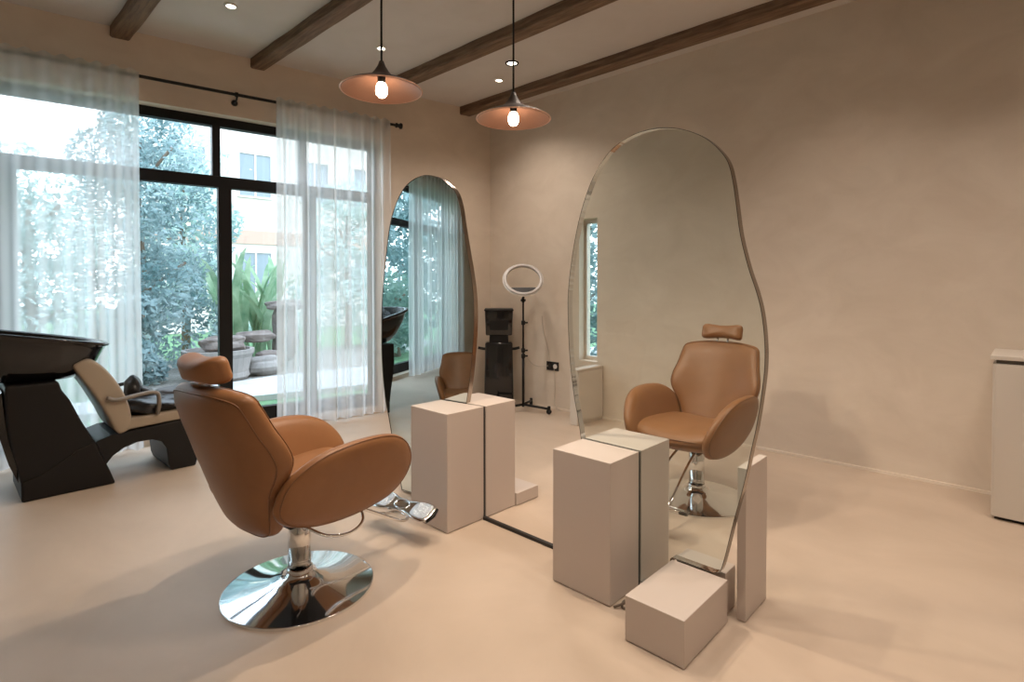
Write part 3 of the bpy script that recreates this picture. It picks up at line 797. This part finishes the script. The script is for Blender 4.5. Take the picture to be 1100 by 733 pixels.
# socket and its leads on the right wall
sk = empty('wall_socket', (WX, 3.845, .47), 0, 'small black double socket low on the right wall beside the ring light', 'socket')
bm = bmesh.new(); box(bm, -.010, 0, -.085, .085, -.048, .048, .003); link('plate', bm, M['black'], sk)
for sg in (-1, 1):
    bm = bmesh.new(); tube(bm, [(-.010, sg * .04, 0), (-.016, sg * .04, 0)], .026, 18); link('outlet', bm, M['white_plastic'] if sg < 0 else M['black_matte'], sk)
def wire(pts, r, label, mat=M['cable']):
    bm = bmesh.new(); tube(bm, smooth_path(pts, 8), r, 6)
    tag(link('cable', bm, mat, None, True), label, 'cable', 'thin leads at the wall socket')
wire([(WX - .006, 4.00, 1.02), (WX - .006, 3.98, .85), (WX - .006, 3.91, .65), (WX - .012, 3.885, .52)], .003, 'thin pale lead running up the right wall above the socket')
wire([(4.39, 3.985, .62), (4.52, 3.98, .50), (4.66, 3.98, .46), (4.69, 3.90, .47)], .003, 'thin pale lead hanging between the ring light stand and the socket')
wire([(WX - .012, 3.82, .44), (WX - .008, 3.81, .25), (WX - .02, 3.80, .05), (WX - .05, 3.70, .006)], .003, 'thin pale lead dropping from the socket to the floor')

# ------------------------------------------------------------------ garden outside
bm = bmesh.new()
box(bm, -40, 40, -12, 45, -.16, -.125)
tag(link('ground', bm, M['lawn']), kind='structure')
bm = bmesh.new()
pth = [WP(-12, 2.2, 0), WP(-4.6, 2.1, 0), WP(-2.5, 2.05, 0), WP(1, 1.9, 0), WP(6, 1.4, 0), WP(6, 3.4, 0), WP(1, 3.8, 0), WP(-1.6, 3.6, 0), WP(-3.2, 3.0, 0), WP(-5, 2.75, 0), WP(-12, 3.0, 0)]
prism(bm, [(p.x, p.y) for p in pth], 'z', -.125, -.05)
tag(link('path', bm, M['paving']), kind='structure')
bm = bmesh.new()
prism(bm, [(1.9, 8.4), (4.2, 8.0), (9, 7.2), (9, 12), (3, 12), (1.8, 10)], 'z', -.125, -.07)
tag(link('gravel_bed', bm, M['gravel']), kind='structure')

def rock(x, y, z, rx, ry, rz, seed, mat, label, group):
    bm = bmesh.new(); bmesh.ops.create_icosphere(bm, subdivisions=3, radius=1)
    rnd = random.Random(seed); ph = [rnd.uniform(0, 6.28) for _ in range(6)]
    for v in bm.verts:
        p = v.co
        d = 1 + .14 * math.sin(3 * p.x + ph[0]) * math.cos(2.7 * p.y + ph[1]) + .09 * math.sin(6 * p.z + ph[2] + 3 * p.y)
        q = Vector([math.copysign(abs(c) ** .75, c) for c in p])
        v.co = Vector((q.x * rx * d, q.y * ry * d, q.z * rz * d))
    o = link('garden_rock', bm, mat, None, False); o.location = (x, y, z)
    return tag(o, label, 'rock', group)
# stone planter trough
pl = empty('stone_planter', (3.0, 9.05, -.07), R(-8), 'grey carved stone planter trough standing behind the window mullion', 'planter')
bm = bmesh.new(); lathe(bm, [(.40, 0), (.44, .05), (.42, .12), (.46, .34), (.50, .40), (.50, .46), (.44, .46), (.42, .36)], 28)
for v in bm.verts: v.co.x *= 1.0
link('trough', bm, M['pale_stone'], pl)
bm = bmesh.new(); lathe(bm, [(.001, .41), (.425, .41), (.425, .38), (.001, .38)], 28)
link('soil', bm, M['gravel'], pl)
G = 'rocks in the garden bed'
rock(3.05, 9.05, .47, .30, .25, .13, 11, M['stone'], 'flat brown rock lying on top of the stone planter outside', G)
rock(3.62, 9.0, .07, .24, .22, .17, 12, M['pale_stone'], 'pale rounded boulder outside, just right of the window mullion', G)
rock(3.86, 9.25, .12, .22, .2, .18, 13, M['stone'], 'brown boulder outside at the foot of the upright stone', G)
rock(4.32, 9.7, .50, .22, .20, .55, 14, M['stone'], 'tall upright brown stone outside beside the right curtain', G)
rock(4.28, 9.65, 1.02, .30, .24, .10, 15, M['stone'], 'flat brown slab balanced on the upright stone outside', G)
rock(3.75, 9.6, .50, .30, .22, .10, 16, M['stone'], 'flat slab rock outside between the planter and the upright stone', G)

def leaves(bm, c, r, n, size, rnd, squash=1.0):
    for _ in range(n):
        while True:
            p = Vector((rnd.uniform(-1, 1), rnd.uniform(-1, 1), rnd.uniform(-1, 1)))
            if .15 < p.length < 1: break
        p = p.normalized() * (p.length ** .5)
        q = Vector(c) + Vector((p.x * r, p.y * r, p.z * r * squash))
        a = Vector((rnd.gauss(0, 1), rnd.gauss(0, 1), rnd.gauss(0, 1))).normalized()
        b = a.orthogonal().normalized(); s = size * rnd.uniform(.6, 1.3)
        bm.faces.new([bm.verts.new(q - a * s), bm.verts.new(q + b * s * .45), bm.verts.new(q + a * s), bm.verts.new(q - b * s * .45)])
def tree(x, y, h, r, clusters, n, size, mat, label, seed, group='trees and shrubs in the garden', low=.25):
    rnd = random.Random(seed)
    t = empty('tree' if h > 3 else 'shrub', (x, y, -.125), 0, label, 'tree' if h > 3 else 'shrub', group)
    bm = bmesh.new()
    for k in range(clusters):
        f = k / max(1, clusters - 1)
        z = h * (low + (1 - low) * f) - r * .3
        a = k * 2.4; rr = r * (.75 - .45 * f) * rnd.uniform(.5, 1.1)
        leaves(bm, (rr * math.cos(a), rr * math.sin(a), max(r * .45, z)), r * rnd.uniform(.42, .62), n, size, rnd, .9)
    tag(link('foliage', bm, mat, t), kind='stuff')
    bm = bmesh.new()
    tube(bm, [(0, 0, 0), (.04, .03, h * .3), (-.03, .05, h * .6), (0, 0, h * .85)], [.09, .075, .05, .02], 8)
    for k in range(5):
        a = k * 1.3; tube(bm, [(0, 0, h * (.3 + .1 * k)), (r * .5 * math.cos(a), r * .5 * math.sin(a), h * (.42 + .1 * k))], .025, 6)
    link('trunk', bm, M['bark'], t, True)
    return t
tree(2.35, 10.6, 4.5, 1.3, 12, 900, .06, M['leaf_haze_blue'], 'blue green leafy tree outside filling the left window pane', 21)
tree(3.55, 12.6, 4.4, 1.2, 9, 420, .085, M['leaf_haze_pale'], 'pale leafy tree outside behind the window mullion', 22)
tree(.9, 9.8, 3.1, 1.1, 8, 520, .065, M['leaf_haze_pale'], 'blue green tree outside behind the right part of the left curtain', 23)
tree(-1.3, 10.6, 3.3, 1.2, 8, 520, .07, M['leaf_haze_pale'], 'green tree outside behind the left part of the left curtain', 24)
tree(-3.6, 10.0, 4.8, 1.5, 10, 520, .095, M['leaf_green'], 'green tree reflected high in the left mirror', 25)
tree(-6.2, 9.2, 4.4, 1.5, 10, 480, .095, M['leaf_haze_blue'], 'blue green tree reflected at the left edge of the left mirror', 26)
tree(8.0, 5.9, 3.4, 1.1, 8, 500, .08, M['leaf_haze_blue'], 'blue green shrub added behind the slot window to tint the imitated reflection', 31)  # added to turn the imitated window reflection blue green
tree(6.6, 11.5, 3.8, 1.2, 8, 420, .09, M['leaf_haze_pale'], 'pale leafy tree outside behind the right curtain', 27)
tree(1.9, 9.3, 1.3, .55, 6, 300, .06, M['leaf_haze_blue'], 'low rounded blue green shrub outside at the bottom of the left pane', 28, low=.2)
tree(-4.2, 8.2, 1.6, .8, 6, 360, .07, M['leaf_green'], 'low green shrub on the lawn reflected in the left mirror', 29, low=.2)

# strap leaved plant behind the rocks
fr = empty('strap_leaf_plant', (4.15, 10.7, -.1), 0, 'large clump of long green arching leaves outside behind the rocks', 'garden plant')
rnd = random.Random(5)
for k in range(46):
    a = rnd.uniform(0, 2 * PI); Ln = rnd.uniform(1.7, 3.0); out = rnd.uniform(.3, 1.5); w = rnd.uniform(.035, .075)
    bm = bmesh.new(); prev = None
    e = Vector((math.cos(a), math.sin(a), 0)); sd = Vector((-e.y, e.x, 0))
    bx0 = Vector((rnd.uniform(-.5, .5), rnd.uniform(-.3, .3), 0))
    for i in range(9):
        f = i / 8
        p = bx0 + e * (out * f ** 1.8) + Vector((0, 0, Ln * (f - .28 * f ** 3)))
        ww = w * (math.sin(PI * min(1, .12 + f * .9)) ** .7) + .004
        cur = [bm.verts.new(p - sd * ww), bm.verts.new(p + Vector((0, 0, -.02 * (1 - f))) - e * .0), bm.verts.new(p + sd * ww)]
        if prev:
            bm.faces.new((prev[0], prev[1], cur[1], cur[0])); bm.faces.new((prev[1], prev[2], cur[2], cur[1]))
        prev = cur
    link('leaf', bm, M['frond'], fr, True)

# pale building far behind the garden
bd = empty('building', (8.0, 19.0, -.12), R(-6), 'pale rendered building with windows far behind the garden', 'building')
bm = bmesh.new(); box(bm, -3.6, 9, 0, 6, 0, 12)
link('wall', bm, M['render'], bd)
bm = bmesh.new(); box(bm, -3.62, 9.02, -.04, .1, 2.9, 3.35); link('band', bm, M['brickish'], bd)
for fl in range(3):
    for k in range(5):
        x = -2.5 + k * 2.0; z = 1.0 + fl * 2.9 + (.6 if fl else .2)
        bm = bmesh.new()
        box(bm, x - .55, x + .55, -.06, .0, z - .06, z); box(bm, x - .55, x + .55, -.06, .0, z + 1.4, z + 1.46)
        box(bm, x - .55, x - .49, -.06, .0, z, z + 1.4); box(bm, x + .49, x + .55, -.06, .0, z, z + 1.4); box(bm, x - .03, x + .03, -.05, .0, z, z + 1.4)
        wf = link('window', bm, M['render'], bd)
        bm = bmesh.new(); box(bm, x - .49, x + .49, -.02, .01, z, z + 1.4)
        link('pane', bm, M['far_glass'], wf)

# ------------------------------------------------------------------ world, camera, view
sc = bpy.context.scene
w = bpy.data.worlds.new('World'); sc.world = w; w.use_nodes = True
nt = w.node_tree; nt.nodes.clear()
out = nt.nodes.new('ShaderNodeOutputWorld'); bg = nt.nodes.new('ShaderNodeBackground')
tc = nt.nodes.new('ShaderNodeTexCoord'); sep = nt.nodes.new('ShaderNodeSeparateXYZ')
nt.links.new(tc.outputs['Generated'], sep.inputs[0])
cr = nt.nodes.new('ShaderNodeValToRGB')
cr.color_ramp.elements[0].position = 0.0; cr.color_ramp.elements[0].color = (.88, .93, .98, 1)
cr.color_ramp.elements[1].position = 0.8; cr.color_ramp.elements[1].color = (.70, .83, .98, 1)
nt.links.new(sep.outputs['Z'], cr.inputs[0]); nt.links.new(cr.outputs[0], bg.inputs[0])
bg.inputs[1].default_value = 4.4
nt.links.new(bg.outputs[0], out.inputs[0])

cam = bpy.data.cameras.new('camera'); co = bpy.data.objects.new('camera', cam); C.objects.link(co)
co.location = (0, 0, 1.35); co.rotation_euler = (R(90 - .9), 0, R(-46.5))
cam.sensor_width = 36; cam.lens = 590 / 1100 * 36
cam.shift_y = -(366.5 - 317.268) / 1100
cam.clip_end = 200
sc.camera = co
sc.view_settings.view_transform = 'Standard'; sc.view_settings.look = 'None'
sc.view_settings.gamma = 1; sc.view_settings.use_curve_mapping = False
sc.view_settings.exposure = 0.30
sc.cycles.max_bounces = 10; sc.cycles.transparent_max_bounces = 16; sc.cycles.diffuse_bounces = 5
